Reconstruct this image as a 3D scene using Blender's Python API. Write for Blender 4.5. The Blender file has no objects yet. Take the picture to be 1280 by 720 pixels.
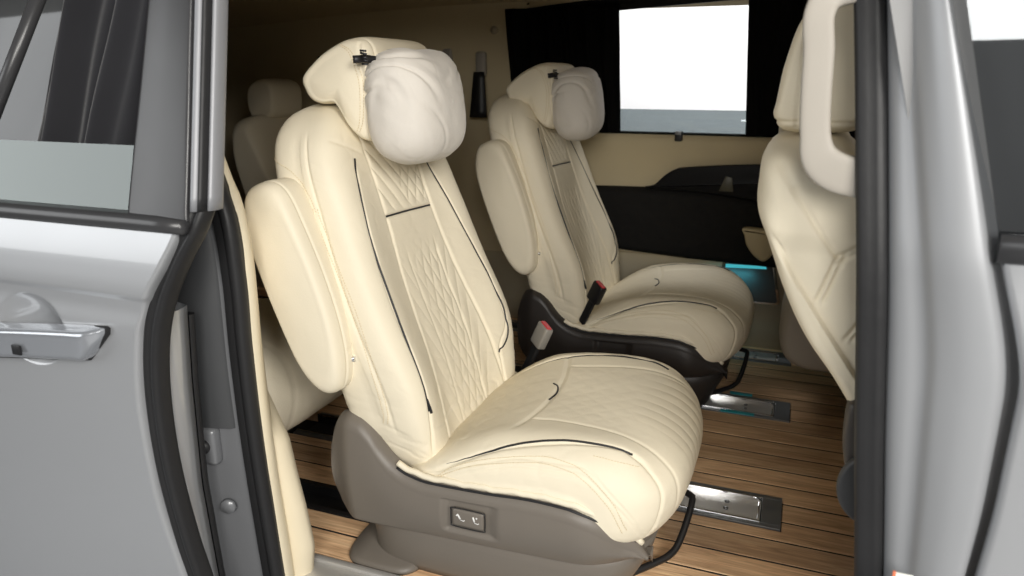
import bpy, bmesh, math, random
import numpy as np
from mathutils import Vector
from mathutils.bvhtree import BVHTree
random.seed(7); rng = np.random.default_rng(7)
S = bpy.context.scene
COL = S.collection
R = math.radians
# ---------------------------------------------------------------- camera, world, lamps, exposure
# world axes: +X towards the front of the van, +Y across it away from the open door, z = 0 on the plank floor (metres)
cd = bpy.data.cameras.new('camera'); cam = bpy.data.objects.new('camera', cd); COL.objects.link(cam)
cam.location = (0, 0, 1.0); cam.rotation_euler = (R(90 - 15.99), 0, R(21.13))
cd.sensor_width = 36; cd.lens = 26.02; cd.clip_start = .02; cd.clip_end = 200
cd.dof.use_dof = True; cd.dof.focus_distance = 1.62; cd.dof.aperture_fstop = 4.0
S.camera = cam
W = bpy.data.worlds.new('World'); S.world = W; W.use_nodes = True
bg = W.node_tree.nodes['Background']; bg.inputs[0].default_value = (.95, .97, 1, 1); bg.inputs[1].default_value = .12
def area(name, loc, target, sx, sy, power, col=(1, 1, 1)):
    l = bpy.data.lights.new(name, 'AREA'); l.shape = 'RECTANGLE'; l.size = sx; l.size_y = sy; l.energy = power; l.color = col
    o = bpy.data.objects.new(name, l); COL.objects.link(o); o.location = loc
    o.rotation_euler = (Vector(target) - Vector(loc)).to_track_quat('-Z', 'Y').to_euler()
    return o
area('key_softbox', (1.9, -1.25, 2.15), (-.55, 1.5, .5), 1.1, 1.2, 100, (1, .97, .92))
area('camera_softbox', (.45, -1.7, 1.68), (-.3, 1.8, .4), 1.0, .9, 56, (1, .97, .92))
area('side_softbox', (-3.3, -1.1, 1.5), (-.9, 1.2, .6), 2.0, 1.8, 36, (.97, .99, 1))
area('windscreen_softbox', (2.0, 1.7, 1.35), (-.6, 1.8, .6), 1.5, .8, 2, (1, .97, .92))  # added fill standing in for windscreen daylight, no lamp known there
area('backdrop_lamp', (-.3, 3.5, 2.6), (-.3, 5.6, .8), 2.5, .8, 110)
S.view_settings.view_transform = 'Standard'; S.view_settings.look = 'None'
S.view_settings.exposure = 0; S.view_settings.gamma = 1
S.cycles.use_denoising = True
S.cycles.max_bounces = 8
# ---------------------------------------------------------------- helpers
def srgb(r, g, b):
    f = lambda c: (c/255/12.92) if c/255 <= .04045 else ((c/255+.055)/1.055)**2.4
    return (f(r), f(g), f(b))
def mat(name, col, rough=.5, metal=0, var=.05, vscale=9, bump=0, bscale=300, coat=0, spec=.5, sheen=0, rvar=.06, bump2=0, b2scale=20):
    m = bpy.data.materials.new(name); m.use_nodes = True
    n, l = m.node_tree.nodes, m.node_tree.links
    p = n['Principled BSDF']
    tc = n.new('ShaderNodeTexCoord')
    ns = n.new('ShaderNodeTexNoise'); ns.inputs['Scale'].default_value = vscale; ns.inputs['Detail'].default_value = 5
    l.new(tc.outputs['Object'], ns.inputs['Vector'])
    mx = n.new('ShaderNodeMix'); mx.data_type = 'RGBA'
    mx.inputs[6].default_value = (*[c*(1-var) for c in col], 1); mx.inputs[7].default_value = (*[min(1, c*(1+var)) for c in col], 1)
    l.new(ns.outputs['Fac'], mx.inputs[0]); l.new(mx.outputs[2], p.inputs['Base Color'])
    mr = n.new('ShaderNodeMapRange'); mr.inputs[3].default_value = max(.02, rough-rvar); mr.inputs[4].default_value = min(1, rough+rvar)
    n2 = n.new('ShaderNodeTexNoise'); n2.inputs['Scale'].default_value = vscale*2.3; n2.inputs['Detail'].default_value = 6
    l.new(tc.outputs['Object'], n2.inputs['Vector']); l.new(n2.outputs['Fac'], mr.inputs[0]); l.new(mr.outputs[0], p.inputs['Roughness'])
    p.inputs['Metallic'].default_value = metal; p.inputs['Coat Weight'].default_value = coat; p.inputs['Coat Roughness'].default_value = .06
    p.inputs['Specular IOR Level'].default_value = spec; p.inputs['Sheen Weight'].default_value = sheen
    last = None
    if bump:
        v = n.new('ShaderNodeTexVoronoi'); v.inputs['Scale'].default_value = bscale
        l.new(tc.outputs['Object'], v.inputs['Vector'])
        b = n.new('ShaderNodeBump'); b.inputs['Strength'].default_value = bump; b.inputs['Distance'].default_value = .001
        l.new(v.outputs['Distance'], b.inputs['Height']); last = b
    if bump2:
        v = n.new('ShaderNodeTexNoise'); v.inputs['Scale'].default_value = b2scale; v.inputs['Detail'].default_value = 4
        l.new(tc.outputs['Object'], v.inputs['Vector'])
        b = n.new('ShaderNodeBump'); b.inputs['Strength'].default_value = bump2; b.inputs['Distance'].default_value = .004
        l.new(v.outputs['Fac'], b.inputs['Height'])
        if last: l.new(last.outputs[0], b.inputs['Normal'])
        last = b
    if last: l.new(last.outputs[0], p.inputs['Normal'])
    return m
def wood_mat():
    m = bpy.data.materials.new('teak'); m.use_nodes = True
    n, l = m.node_tree.nodes, m.node_tree.links; p = n['Principled BSDF']
    tc = n.new('ShaderNodeTexCoord'); oi = n.new('ShaderNodeObjectInfo')
    cmb = n.new('ShaderNodeVectorMath'); cmb.operation = 'MULTIPLY_ADD'
    l.new(oi.outputs['Random'], cmb.inputs[0]); cmb.inputs[1].default_value = (37, 53, 19); l.new(tc.outputs['Object'], cmb.inputs[2])
    mp = n.new('ShaderNodeMapping'); mp.inputs['Scale'].default_value = (2.2, 26, 10); l.new(cmb.outputs[0], mp.inputs[0])
    n1 = n.new('ShaderNodeTexNoise'); n1.inputs['Scale'].default_value = 2.2; n1.inputs['Detail'].default_value = 8; n1.inputs['Roughness'].default_value = .62; n1.inputs['Distortion'].default_value = 1.1
    l.new(mp.outputs[0], n1.inputs['Vector'])
    mp2 = n.new('ShaderNodeMapping'); mp2.inputs['Scale'].default_value = (9, 240, 60); l.new(cmb.outputs[0], mp2.inputs[0])
    n2 = n.new('ShaderNodeTexNoise'); n2.inputs['Scale'].default_value = 1.6; n2.inputs['Detail'].default_value = 4; l.new(mp2.outputs[0], n2.inputs['Vector'])
    cr_ = n.new('ShaderNodeValToRGB'); e = cr_.color_ramp.elements
    e[0].position = .28; e[0].color = (.40, .21, .09, 1); e[1].position = .72; e[1].color = (.86, .57, .30, 1)
    k = e.new(.5); k.color = (.68, .40, .185, 1)
    l.new(n1.outputs['Fac'], cr_.inputs[0])
    mx = n.new('ShaderNodeMix'); mx.data_type = 'RGBA'; mx.blend_type = 'MULTIPLY'; mx.inputs[0].default_value = .55
    r2 = n.new('ShaderNodeMapRange'); r2.inputs[1].default_value = .3; r2.inputs[2].default_value = .7; r2.inputs[3].default_value = .68; r2.inputs[4].default_value = 1.25
    l.new(n2.outputs['Fac'], r2.inputs[0]); l.new(cr_.outputs[0], mx.inputs[6]); l.new(r2.outputs[0], mx.inputs[7])
    hs = n.new('ShaderNodeHueSaturation'); mr = n.new('ShaderNodeMapRange'); mr.inputs[3].default_value = .76; mr.inputs[4].default_value = 1.32
    l.new(oi.outputs['Random'], mr.inputs[0]); l.new(mr.outputs[0], hs.inputs['Value']); hs.inputs['Saturation'].default_value = .88
    l.new(mx.outputs[2], hs.inputs['Color']); l.new(hs.outputs[0], p.inputs['Base Color'])
    p.inputs['Roughness'].default_value = .42; p.inputs['Specular IOR Level'].default_value = .4
    b = n.new('ShaderNodeBump'); b.inputs['Strength'].default_value = .25; b.inputs['Distance'].default_value = .001
    l.new(n2.outputs['Fac'], b.inputs['Height']); l.new(b.outputs[0], p.inputs['Normal'])
    return m
def brushed_mat(name, col, rough):
    m = mat(name, col, rough, metal=1, var=.08, vscale=6)
    n, l = m.node_tree.nodes, m.node_tree.links; p = n['Principled BSDF']
    tc = n.new('ShaderNodeTexCoord'); mp = n.new('ShaderNodeMapping'); mp.inputs['Scale'].default_value = (4, 500, 500)
    ns = n.new('ShaderNodeTexNoise'); ns.inputs['Scale'].default_value = 2; l.new(tc.outputs['Object'], mp.inputs[0]); l.new(mp.outputs[0], ns.inputs['Vector'])
    b = n.new('ShaderNodeBump'); b.inputs['Strength'].default_value = .18; b.inputs['Distance'].default_value = .001
    l.new(ns.outputs['Fac'], b.inputs['Height']); l.new(b.outputs[0], p.inputs['Normal'])
    return m
def emis_mat(name, col, strength):
    m = bpy.data.materials.new(name); m.use_nodes = True; p = m.node_tree.nodes['Principled BSDF']
    p.inputs['Base Color'].default_value = (*col, 1); p.inputs['Emission Color'].default_value = (*col, 1); p.inputs['Emission Strength'].default_value = strength
    return m
def glass_mat(name, tint, clear, rough=.02, ior=1.5):
    m = bpy.data.materials.new(name); m.use_nodes = True
    n, l = m.node_tree.nodes, m.node_tree.links; n.remove(n['Principled BSDF']); out = n['Material Output']
    tr = n.new('ShaderNodeBsdfTransparent'); tr.inputs[0].default_value = (*clear, 1)
    gl = n.new('ShaderNodeBsdfGlossy'); gl.inputs['Roughness'].default_value = rough; gl.inputs[0].default_value = (*tint, 1)
    fr = n.new('ShaderNodeFresnel'); fr.inputs[0].default_value = ior
    mx = n.new('ShaderNodeMixShader'); l.new(fr.outputs[0], mx.inputs[0]); l.new(tr.outputs[0], mx.inputs[1]); l.new(gl.outputs[0], mx.inputs[2])
    l.new(mx.outputs[0], out.inputs[0]); return m
M = {}
M['leather'] = mat('cream_leather', (.80, .725, .565), .58, var=.04, vscale=5, bump=.16, bscale=420, bump2=.16, b2scale=34, spec=.28)
M['leather_trim'] = mat('cream_trim', (.77, .68, .50), .55, var=.03, bump=.15, bscale=500, spec=.3)
M['plastic_trim'] = mat('beige_plastic', (.37, .34, .295), .5, var=.03, bump=.1, bscale=600, spec=.35)
M['lining'] = mat('headliner_cloth', (.52, .43, .27), .9, var=.06, bump=.3, bscale=900, spec=.1)
M['wallcream'] = mat('wall_leather', (.60, .51, .33), .55, var=.04, bump=.15, bscale=500, spec=.3)
M['walllow'] = mat('lower_wall_trim', (.42, .37, .27), .6, var=.05, bump=.2, bscale=500, spec=.25)
M['stitch'] = mat('cream_thread', (.68, .57, .37), .7)
M['black_pipe'] = mat('black_piping', (.012, .012, .014), .45)
M['pillow'] = mat('pillow_fabric', (.68, .64, .58), .85, var=.04, bump=.2, bscale=900, sheen=.2, bump2=.45, b2scale=30, spec=.2)
M['taupe'] = mat('taupe_plastic', (.165, .145, .122), .42, var=.04, bump=.12, bscale=900, spec=.4)
M['brownblack'] = mat('dark_brown_plastic', (.026, .022, .020), .42, var=.05, bump=.12, bscale=900, spec=.4)
M['black'] = mat('black_plastic', (.012, .012, .013), .45, var=.1, bump=.1, bscale=900)
M['gloss_black'] = mat('gloss_black', (.008, .008, .009), .35, var=.1, rvar=.02, spec=.12)
M['dark_gloss'] = mat('dark_grey_pillar_gloss', (.045, .045, .047), .30, var=.06, rvar=.03)
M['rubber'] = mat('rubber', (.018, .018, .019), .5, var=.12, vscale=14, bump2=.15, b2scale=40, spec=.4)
M['curtain'] = mat('black_curtain', (.022, .022, .025), .95, var=.15, bump=.3, bscale=1200, sheen=.3, spec=.1)
M['farcurtain'] = mat('far_black_curtain', (.006, .006, .006), .95, var=.15, bump=.3, bscale=1200, spec=.05)
M['paint'] = mat('silver_paint', (.41, .42, .435), .36, metal=.35, var=.015, vscale=3, coat=1, rvar=.03)
M['jamb'] = mat('grey_jamb_paint', (.19, .195, .205), .35, metal=.2, var=.03, coat=.4)
M['darkjamb'] = mat('dark_jamb_panel', (.055, .057, .06), .45, var=.06)  # dark trim grey, also stands in for shade on the jamb
M['chrome'] = mat('chrome', (.85, .86, .88), .12, metal=1, var=.02, rvar=.03)
M['handle'] = mat('satin_handle_paint', (.40, .42, .45), .20, metal=.5, var=.02, coat=1, rvar=.03)
M['steel'] = brushed_mat('brushed_steel', (.62, .61, .59), .36); M['steel'].node_tree.nodes['Principled BSDF'].inputs['Metallic'].default_value = .45
M['darksteel'] = brushed_mat('dark_frame_steel', (.27, .28, .29), .5)
M['wood'] = wood_mat()
M['caulk'] = mat('black_caulk', (.012, .011, .010), .8)
M['red'] = mat('red_button', (.62, .03, .035), .35)
M['greybuckle'] = mat('grey_buckle_plastic', (.26, .245, .22), .4, bump=.1, bscale=800)
M['teal'] = emis_mat('teal_led', (.08, .60, .70), .6)
M['tealfilm'] = mat('teal_film', (.03, .34, .40), .3)  # teal colour painted for the LED reflection on the rail
M['mesh'] = mat('grey_speaker_mesh', (.10, .105, .11), .5, bump=.8, bscale=420)
M['icon'] = mat('white_print', (.8, .8, .78), .5)
M['studio'] = mat('white_backdrop', (.86, .86, .87), .8, var=.01, vscale=1)
M['sfloor'] = mat('studio_floor_paint', (.30, .305, .315), .35, var=.04, vscale=2)
M['doorglass'] = glass_mat('tinted_door_glass', (.93, 1, .97), (.42, .47, .46), .02, 1.9)
M['farglass'] = glass_mat('tinted_far_glass', (.9, .95, 1), (.52, .56, .57), .02, 1.5)
M['frontglass'] = glass_mat('dark_front_glass', (.9, .95, 1), (.42, .43, .44), .02, 1.6)
M['quarterglass'] = mat('dark_quarter_glass', (.06, .063, .066), .08, var=.05, rvar=.02)
M['strip'] = mat('satin_grey_strip', (.28, .285, .30), .45, metal=.2)
M['pad'] = mat('black_quilted_suede', (.013, .0125, .012), .85, var=.15, bump=.3, bscale=900, spec=.2)
M['blind'] = mat('grey_window_blind', (.30, .30, .30), .9)
M['frontpanel'] = mat('brown_grey_plastic', (.07, .06, .052), .45, var=.05, bump=.12, bscale=900)
M['postpaint'] = mat('silver_post_paint', (.36, .37, .385), .48, metal=.3, var=.02, vscale=3)
M['tab'] = mat('dim_olive_tab', (.06, .055, .03), .4)
M['sticker_r'] = mat('orange_sticker_edge', (.72, .2, .1), .5)
M['sticker_w'] = mat('white_sticker', (.8, .82, .76), .5)
def tag(o, label=None, cat=None, group=None, kind=None):
    if label: o['label'] = label
    if cat: o['category'] = cat
    if group: o['group'] = group
    if kind: o['kind'] = kind
    return o
def empty(name, loc=(0, 0, 0)):
    o = bpy.data.objects.new(name, None); COL.objects.link(o); o.location = loc; o.empty_display_size = .05
    return o
def obj(name, V, Fc, m, parent=None, off=(0, 0, 0), smooth=True):
    me = bpy.data.meshes.new(name)
    V = np.asarray(V, float) - np.asarray(off, float)
    me.from_pydata(V.tolist(), [], [list(map(int, f)) for f in Fc])
    me.validate(); me.update()
    if smooth:
        me.polygons.foreach_set('use_smooth', [True]*len(me.polygons))
    if m: me.materials.append(M[m] if isinstance(m, str) else m)
    o = bpy.data.objects.new(name, me); COL.objects.link(o)
    if parent: o.parent = parent
    return o
def sm(a, b, x):
    t = np.clip((np.asarray(x, float)-a)/(b-a), 0, 1); return t*t*(3-2*t)
def pch(xs, ys):
    xs = np.array(xs, float); ys = np.array(ys, float); h = np.diff(xs); d = np.diff(ys)/h
    m = np.zeros(len(xs)); m[0] = d[0]; m[-1] = d[-1]
    for i in range(1, len(xs)-1):
        if d[i-1]*d[i] > 0:
            w1 = 2*h[i]+h[i-1]; w2 = h[i]+2*h[i-1]; m[i] = (w1+w2)/(w1/d[i-1]+w2/d[i])
    def f(x):
        x = np.clip(np.asarray(x, float), xs[0], xs[-1]); i = np.clip(np.searchsorted(xs, x)-1, 0, len(xs)-2)
        t = (x-xs[i])/h[i]
        return ((1+2*t)*(1-t)**2*ys[i] + t*(1-t)**2*h[i]*m[i] + t*t*(3-2*t)*ys[i+1] + t*t*(t-1)*h[i]*m[i+1])
    return f
def cr(pts, n, closed=False):
    P = np.array(pts, float); k = len(P)
    Q = np.vstack([P[-1], P, P[0], P[1]]) if closed else np.vstack([2*P[0]-P[1], P, 2*P[-1]-P[-2]])
    seg = k if closed else k-1
    out = []
    for i in range(seg):
        p0, p1, p2, p3 = Q[i], Q[i+1], Q[i+2], Q[i+3]
        for t in np.linspace(0, 1, 24, endpoint=False):
            out.append(.5*((2*p1)+(-p0+p2)*t+(2*p0-5*p1+4*p2-p3)*t*t+(-p0+3*p1-3*p2+p3)*t**3))
    out.append(P[0] if closed else P[-1]); out = np.array(out)
    L = np.r_[0, np.cumsum(np.linalg.norm(np.diff(out, axis=0), axis=1))]
    s = np.linspace(0, L[-1], n+1)[:-1] if closed else np.linspace(0, L[-1], n)
    return np.stack([np.interp(s, L, out[:, j]) for j in range(out.shape[1])], 1)
def gfaces(nv, nu, closed=True):
    F = []
    mu = nu if closed else nu-1
    a = np.arange(nv-1)[:, None]*nu; j = np.arange(mu)[None, :]; j2 = (j+1) % nu
    q = np.stack([a+j, a+j2, a+nu+j2, a+nu+j], -1).reshape(-1, 4)
    return q.tolist()
def loft(rings, closed=True, caps=True):
    G = np.asarray(rings, float); nv, nu, _ = G.shape
    F = gfaces(nv, nu, closed)
    if closed and caps:
        F.append(list(range(nu))[::-1]); F.append(list(range((nv-1)*nu, nv*nu)))
    return G.reshape(-1, 3), F
def gnormals(G, closed=True):
    du = (np.roll(G, -1, 1)-np.roll(G, 1, 1)) if closed else np.gradient(G, axis=1)
    dv = np.gradient(G, axis=0)
    N = np.cross(du, dv); N /= np.maximum(np.linalg.norm(N, axis=2, keepdims=True), 1e-9)
    c = G.mean((0, 1))
    if ((G-c)*N).sum() < 0: N = -N
    return N
def tubemesh(pts, r, n=8, caps=True):
    P = np.array(pts, float); T = np.gradient(P, axis=0); T /= np.maximum(np.linalg.norm(T, axis=1, keepdims=True), 1e-9)
    rr = np.broadcast_to(np.asarray(r, float), (len(P),))
    up = np.array([0, 0, 1.]); up = np.array([1., 0, 0]) if abs(T[0] @ up) > .9 else up
    a = np.cross(T[0], up); a /= np.linalg.norm(a); rings = []
    for i in range(len(P)):
        a = a - T[i]*(a @ T[i]); a /= np.linalg.norm(a); b = np.cross(T[i], a)
        th = np.linspace(0, 2*np.pi, n, endpoint=False)[:, None]
        rings.append(P[i]+rr[i]*(np.cos(th)*a+np.sin(th)*b))
    return loft(rings, True, caps)
def tube(name, pts, r, m, parent=None, n=8, off=(0, 0, 0), smooth=None):
    if smooth: pts = cr(pts, smooth)
    V, F = tubemesh(pts, r, n); return obj(name, V, F, m, parent, off)
def joined(parts):
    V = []; F = []; k = 0
    for v, f in parts:
        V.append(np.asarray(v)); F += [[i+k for i in q] for q in f]; k += len(v)
    return np.vstack(V), F
def rbox(lo, hi, r=.004, seg=2):
    bm = bmesh.new(); bmesh.ops.create_cube(bm, size=1)
    lo = np.array(lo); hi = np.array(hi)
    for v in bm.verts: v.co = Vector(lo+(np.array(v.co)+.5)*(hi-lo))
    if r: bmesh.ops.bevel(bm, geom=bm.edges[:], offset=min(r, .49*min(hi-lo)), segments=seg, affect='EDGES', profile=.5)
    bm.verts.index_update()
    V = [tuple(v.co) for v in bm.verts]; F = [[v.index for v in f.verts] for f in bm.faces]; bm.free()
    return np.array(V), F
def box(name, lo, hi, m, parent=None, r=.004, off=(0, 0, 0), seg=2):
    V, F = rbox(lo, hi, r, seg); o = obj(name, V, F, m, parent, off)
    try: o.data.set_sharp_from_angle(angle=R(40))
    except Exception: pass
    return o
def prism(poly, axis, a, b, r=0, seg=2):
    """closed 2-D outline extruded along an axis ('y': outline is x,z; 'x': y,z; 'z': x,y) with bevelled rims"""
    bm = bmesh.new(); P = []
    for (u, w) in poly:
        P.append(bm.verts.new({'y': (u, a, w), 'x': (a, u, w), 'z': (u, w, a)}[axis]))
    f = bm.faces.new(P); e = bmesh.ops.extrude_face_region(bm, geom=[f])
    d = {'y': (0, b-a, 0), 'x': (b-a, 0, 0), 'z': (0, 0, b-a)}[axis]
    nv = [v for v in e['geom'] if isinstance(v, bmesh.types.BMVert)]
    bmesh.ops.translate(bm, verts=nv, vec=d)
    bmesh.ops.recalc_face_normals(bm, faces=bm.faces[:])
    if r:
        k = {'y': 1, 'x': 0, 'z': 2}[axis]
        ed = [g for g in bm.edges if abs(g.verts[0].co[k]-g.verts[1].co[k]) < 1e-7]
        bmesh.ops.bevel(bm, geom=ed, offset=r, segments=seg, affect='EDGES', profile=.5)
    bm.verts.index_update()
    V = [tuple(v.co) for v in bm.verts]; F = [[v.index for v in q.verts] for q in bm.faces]; bm.free()
    return np.array(V), F
def prism_obj(name, poly, axis, a, b, m, parent=None, r=0, off=(0, 0, 0), seg=2):
    V, F = prism(poly, axis, a, b, r, seg); o = obj(name, V, F, m, parent, off)
    try: o.data.set_sharp_from_angle(angle=R(38))
    except Exception: pass
    return o
_n3 = rng.normal(size=(14, 3)); _ph = rng.uniform(0, 6.28, 14)
def wob(P, scale, seed=0):
    P = np.asarray(P, float); s = 0
    for i in range(14):
        s = s+np.sin((P @ (_n3[(i+seed) % 14]*scale*(1+.35*i/14)))+_ph[i]+seed)/(1+.12*i)
    return s/9
def copy_tree(o, parent=None):
    c = o.copy(); COL.objects.link(c); c.parent = parent
    for ch in list(o.children): copy_tree(ch, c)
    return c
# ---------------------------------------------------------------- studio
V, F = rbox((-9, -7, -.52), (8, 6, -.45), 0)
tag(obj('ground', V, F, 'sfloor', smooth=False), 'pale grey studio floor seen through the gap beside the open door', 'floor', kind='structure')
V, F = rbox((-9, 5.6, -.45), (8, 5.7, 4.5), 0)
tag(obj('backdrop_wall', V, F, 'studio', smooth=False), 'bright white studio wall seen through the far window', 'wall', kind='structure')
# ---------------------------------------------------------------- plank floor with seat rails
FL = empty('floor', (-.6, 2.0, 0)); tag(FL, 'glossy brown teak plank floor with black caulked joints', 'floor', kind='structure')
fo = (-.6, 2.0, 0)
V, F = rbox((-2.6, 1.06, -.06), (1.3, 2.86, -.0345), 0); obj('floor_pan', V, F, 'caulk', FL, fo, False)
rails = [(1.285, 1.39, -.62, 'black'), (1.594, 1.737, .041, 'steel'), (2.19, 2.33, .047, 'steel'), (2.665, 2.79, .04, 'steel')]
pitch = .0815; y0 = 1.552-5*pitch
y = y0; g_ = .002
while y < 2.84:
    a, b = max(y, 1.137)+.003, min(y+pitch, 2.85)-.003
    y += pitch
    if b-a < .01: continue
    x0, x1 = -2.5, 1.2; poly = [(x0, a), (x1, a), (x1, b), (x0, b)]; cx0 = x0
    for r0, r1, xe, _ in rails:
        if b <= r0 or a >= r1: continue
        if a >= r0-.008 and b <= r1+.008: poly = [(xe+g_, a), (x1, a), (x1, b), (xe+g_, b)]
        elif a < r0: poly = [(x0, a), (x1, a), (x1, b), (xe+g_, b), (xe+g_, r0-g_), (x0, r0-g_)]
        else: poly = [(x0, r1+g_), (xe+g_, r1+g_), (xe+g_, a), (x1, a), (x1, b), (x0, b)]
    for r0, r1, xe, _ in rails:
        if r0 < b+.003 < r1: cx0 = xe
    V, F = rbox((cx0, b-.0005, -.034), (x1, b+.0065, -.0012), 0)
    obj('caulk_joint', V, F, 'caulk', FL, fo, False)
    c3 = ((x0+x1)/2, (a+b)/2, 0)
    V, F = prism(poly, 'z', -.034, rng.uniform(-.0006, .0006), .0012, 1)
    o = obj('plank', V, F, 'wood', FL, c3, True); o.location = (c3[0]-fo[0], c3[1]-fo[1], 0)
    o.data.set_sharp_from_angle(angle=R(30))
for r0, r1, xe, mm in rails:
    st = mm == 'steel'; x0 = -2.3 if not st else -1.3
    w = .016
    # frame: outline plate with a sunken channel
    parts = [rbox((x0, r0, -.03), (xe, r0+w, .0035), .001, 1), rbox((x0, r1-w, -.03), (xe, r1, .0035), .001, 1), rbox((xe-.045, r0+w-.001, -.03), (xe, r1-w+.001, .0034), .001, 1)]
    V, F = joined(parts); rr = obj('seat_rail', V, F, 'darksteel' if st else 'black', FL, fo); rr.data.set_sharp_from_angle(angle=R(30))
    if st:
        box('rail_cover', (-.24, r0+w+.002, -.03), (xe-.047, r1-w-.002, -.004), 'steel', rr, .002, fo)
        box('rail_lip', (x0, r1-w-.006, -.03), (xe-.046, r1-w+.001, .006), 'chrome', rr, .001, fo)
        box('rail_lip', (x0, r0+w-.001, -.03), (xe-.046, r0+w+.004, .006), 'chrome', rr, .001, fo)
        box('end_slot', (xe-.054, r0+w+.012, -.005), (xe-.050, r1-w-.012, -.002), 'chrome', rr, .001, fo)
        for yy in (.4, .62):
            c = np.array([-.085, r0+(r1-r0)*yy, -.0035])
            tube('screw', [c, c+[0, 0, .003]], .006, 'darksteel', rr, 10, fo)
    box('rail_bed', (x0, r0+w, -.0335), (-.245 if st else xe-.046, r1-w, -.022), 'black', rr, 0, fo)
for (x, yy, l) in ((-.105, 2.343, .035), (-.105, 2.196, .05)):  # teal strips painted as LED reflections on the middle rail
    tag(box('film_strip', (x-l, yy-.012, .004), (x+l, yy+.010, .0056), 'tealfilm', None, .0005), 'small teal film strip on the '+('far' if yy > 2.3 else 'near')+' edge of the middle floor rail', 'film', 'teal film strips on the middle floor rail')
# ---------------------------------------------------------------- captain seat (seat coordinates: world x,z with y across, near side negative)
SO = np.array([-.5, 0, 0])
wB = pch([.18, .25, .35, .48, .62, .75, .96], [.220, .244, .268, .279, .272, .258, .240])
tB = pch([.18, .3, .5, .7, .86, .96], [.165, .175, .17, .16, .148, .14])
bB = pch([.18, .28, .42, .6, .78, .88, .96], [.012, .030, .044, .034, .024, .012, .0])
def xfB(z): return -.640-(z-.258)*.328+.012*np.exp(-((z-.42)/.12)**2)
ybB = pch([.2, .34, .47, .6, .72, .8, .95], [.165, .15, .132, .113, .100, .098, .105])
def back_detail(y, z):
    ay = np.abs(y); yb = ybB(z); D = np.zeros_like(y)
    D += -.0045*np.exp(-((ay-yb)/.0045)**2)*sm(.93, .88, z)
    ins = sm(0, .008, yb-ay)
    D += -.005*np.exp(-((z-.7155+.03*y)/.004)**2)*ins
    # upper insert: curved upright ribs
    c = (y+.62*(z-.72)+1.5*(z-.72)**2)/.036+.5; c2 = (y-.55*(z-.72)-1.2*(z-.72)**2)/.036
    D += .0032*np.minimum(np.abs(np.sin(np.pi*c))**.6-1, (np.abs(np.sin(np.pi*c2))**.6-1)*sm(-.03, .02, y))*ins*sm(.72, .735, z)*sm(.92, .88, z)
    # lower insert: feather lines falling to a column of diamonds
    dd = lambda q: (np.abs(np.sin(np.pi*q))**.55-1)
    A = dd((z-2.3*ay)/.078); B = dd((z+2.3*ay)/.078)
    low = ins*sm(.66, .60, z)*sm(.22, .26, z)
    col_ = sm(.058, .040, ay)
    low = low*np.where(y < -.02, .45, 1.0)
    D += low*(.0020*A*sm(.135, .10, ay)*(1-col_)+.0026*np.minimum(A, B)*col_)
    D += low*(-.003)*np.exp(-((ay-.064)/.004)**2)
    # bolster seams
    yo = np.where(y < 0, pch([.2, .35, .5, .7, .8, .9], [.23, .230, .227, .205, .175, .13])(z), pch([.2, .35, .42, .5, .7, .8, .9], [.16, .165, .214, .216, .172, .137, .11])(z))
    D += -.004*np.exp(-((ay-yo)/.0035)**2)*sm(.24, .30, z)*sm(.86, .80, z)
    D += -.0025*np.exp(-((z-.845-.35*(ay-.1))/.004)**2)*(1-ins)*sm(.11, .14, ay)
    return D
def build_backrest(parent):
    nz = 300
    s = np.linspace(0, 1, nz); z = .19+.757*(1-(1-s)**1.35)
    # angular samples, denser on the front
    qf = np.linspace(1, -1, 440); qf = np.sign(qf)*(1-(1-np.abs(qf))**2.2)
    qb = np.linspace(-1, 1, 122)[1:-1]; qb = np.sign(qb)*(1-(1-np.abs(qb))**2.2)
    qq = np.concatenate([qf, qb]); sgn = np.r_[np.ones(440), -np.ones(120)]
    Z = z[:, None]+0*qq
    u = np.clip((z-.77)/.177, 0, .9995); se = (1-u**2.7)**(1/2.7)
    u2 = np.clip((z-.865)/.082, 0, .9995); st = (1-u2**2.2)**(1/2.2)
    u3 = np.clip((.26-z)/.07, 0, .98); sb = (1-u3**2.5)**(1/2.5)
    w = (wB(z)*se*sb**.4)[:, None]; t = (tB(z)*(.12+.88*st)*sb)[:, None]
    n = 4.6
    Y = w*qq[None, :]; d = (sgn*(1-np.abs(qq)**n)**(1/n))[None, :]+0*w
    full = tB(z)[:, None]
    xm = xfB(z)[:, None]-full*.5
    X = xm+t/2*d
    q = np.abs(Y)/np.maximum(wB(z)[:, None], 1e-6)
    fw = sm(-.15, .75, d)
    X = X+bB(z)[:, None]*sm(.36, .90, q)*fw*(.3+.7*st[:, None])
    X = X-.004*(1-sm(0, .6, q))*fw*sm(.3, .45, Z)*sm(.8, .6, Z)  # dished centre
    G = np.stack([X, Y, Z], -1)
    N = gnormals(G)
    D = back_detail(Y, Z)*fw*sm(.5, .9, N[..., 0])
    # side panel double seam and soft wrinkles
    D += .0011*wob(G, 26, 1)+.0009*wob(G, 60, 3)
    cz = np.abs(wob(G*[1, 1, 2.2], 30, 9)); D += -.0013*np.exp(-(cz/.06)**2)*(.3+.7*sm(.42, .30, Z))
    side = (np.abs(d) < .75)*1.0
    D += -.003*np.exp(-((d-.30)/.03)**2)*sm(.30, .36, Z)*sm(.90, .86, Z)*side
    D += -.003*np.exp(-((d-.10)/.03)**2)*sm(.30, .36, Z)*sm(.90, .86, Z)*side
    G = G+N*D[..., None]
    V, F = loft(G); V = V-SO
    o = obj('backrest', V, F, 'leather', parent)
    return o, BVHTree.FromPolygons(V.tolist(), F)
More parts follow.
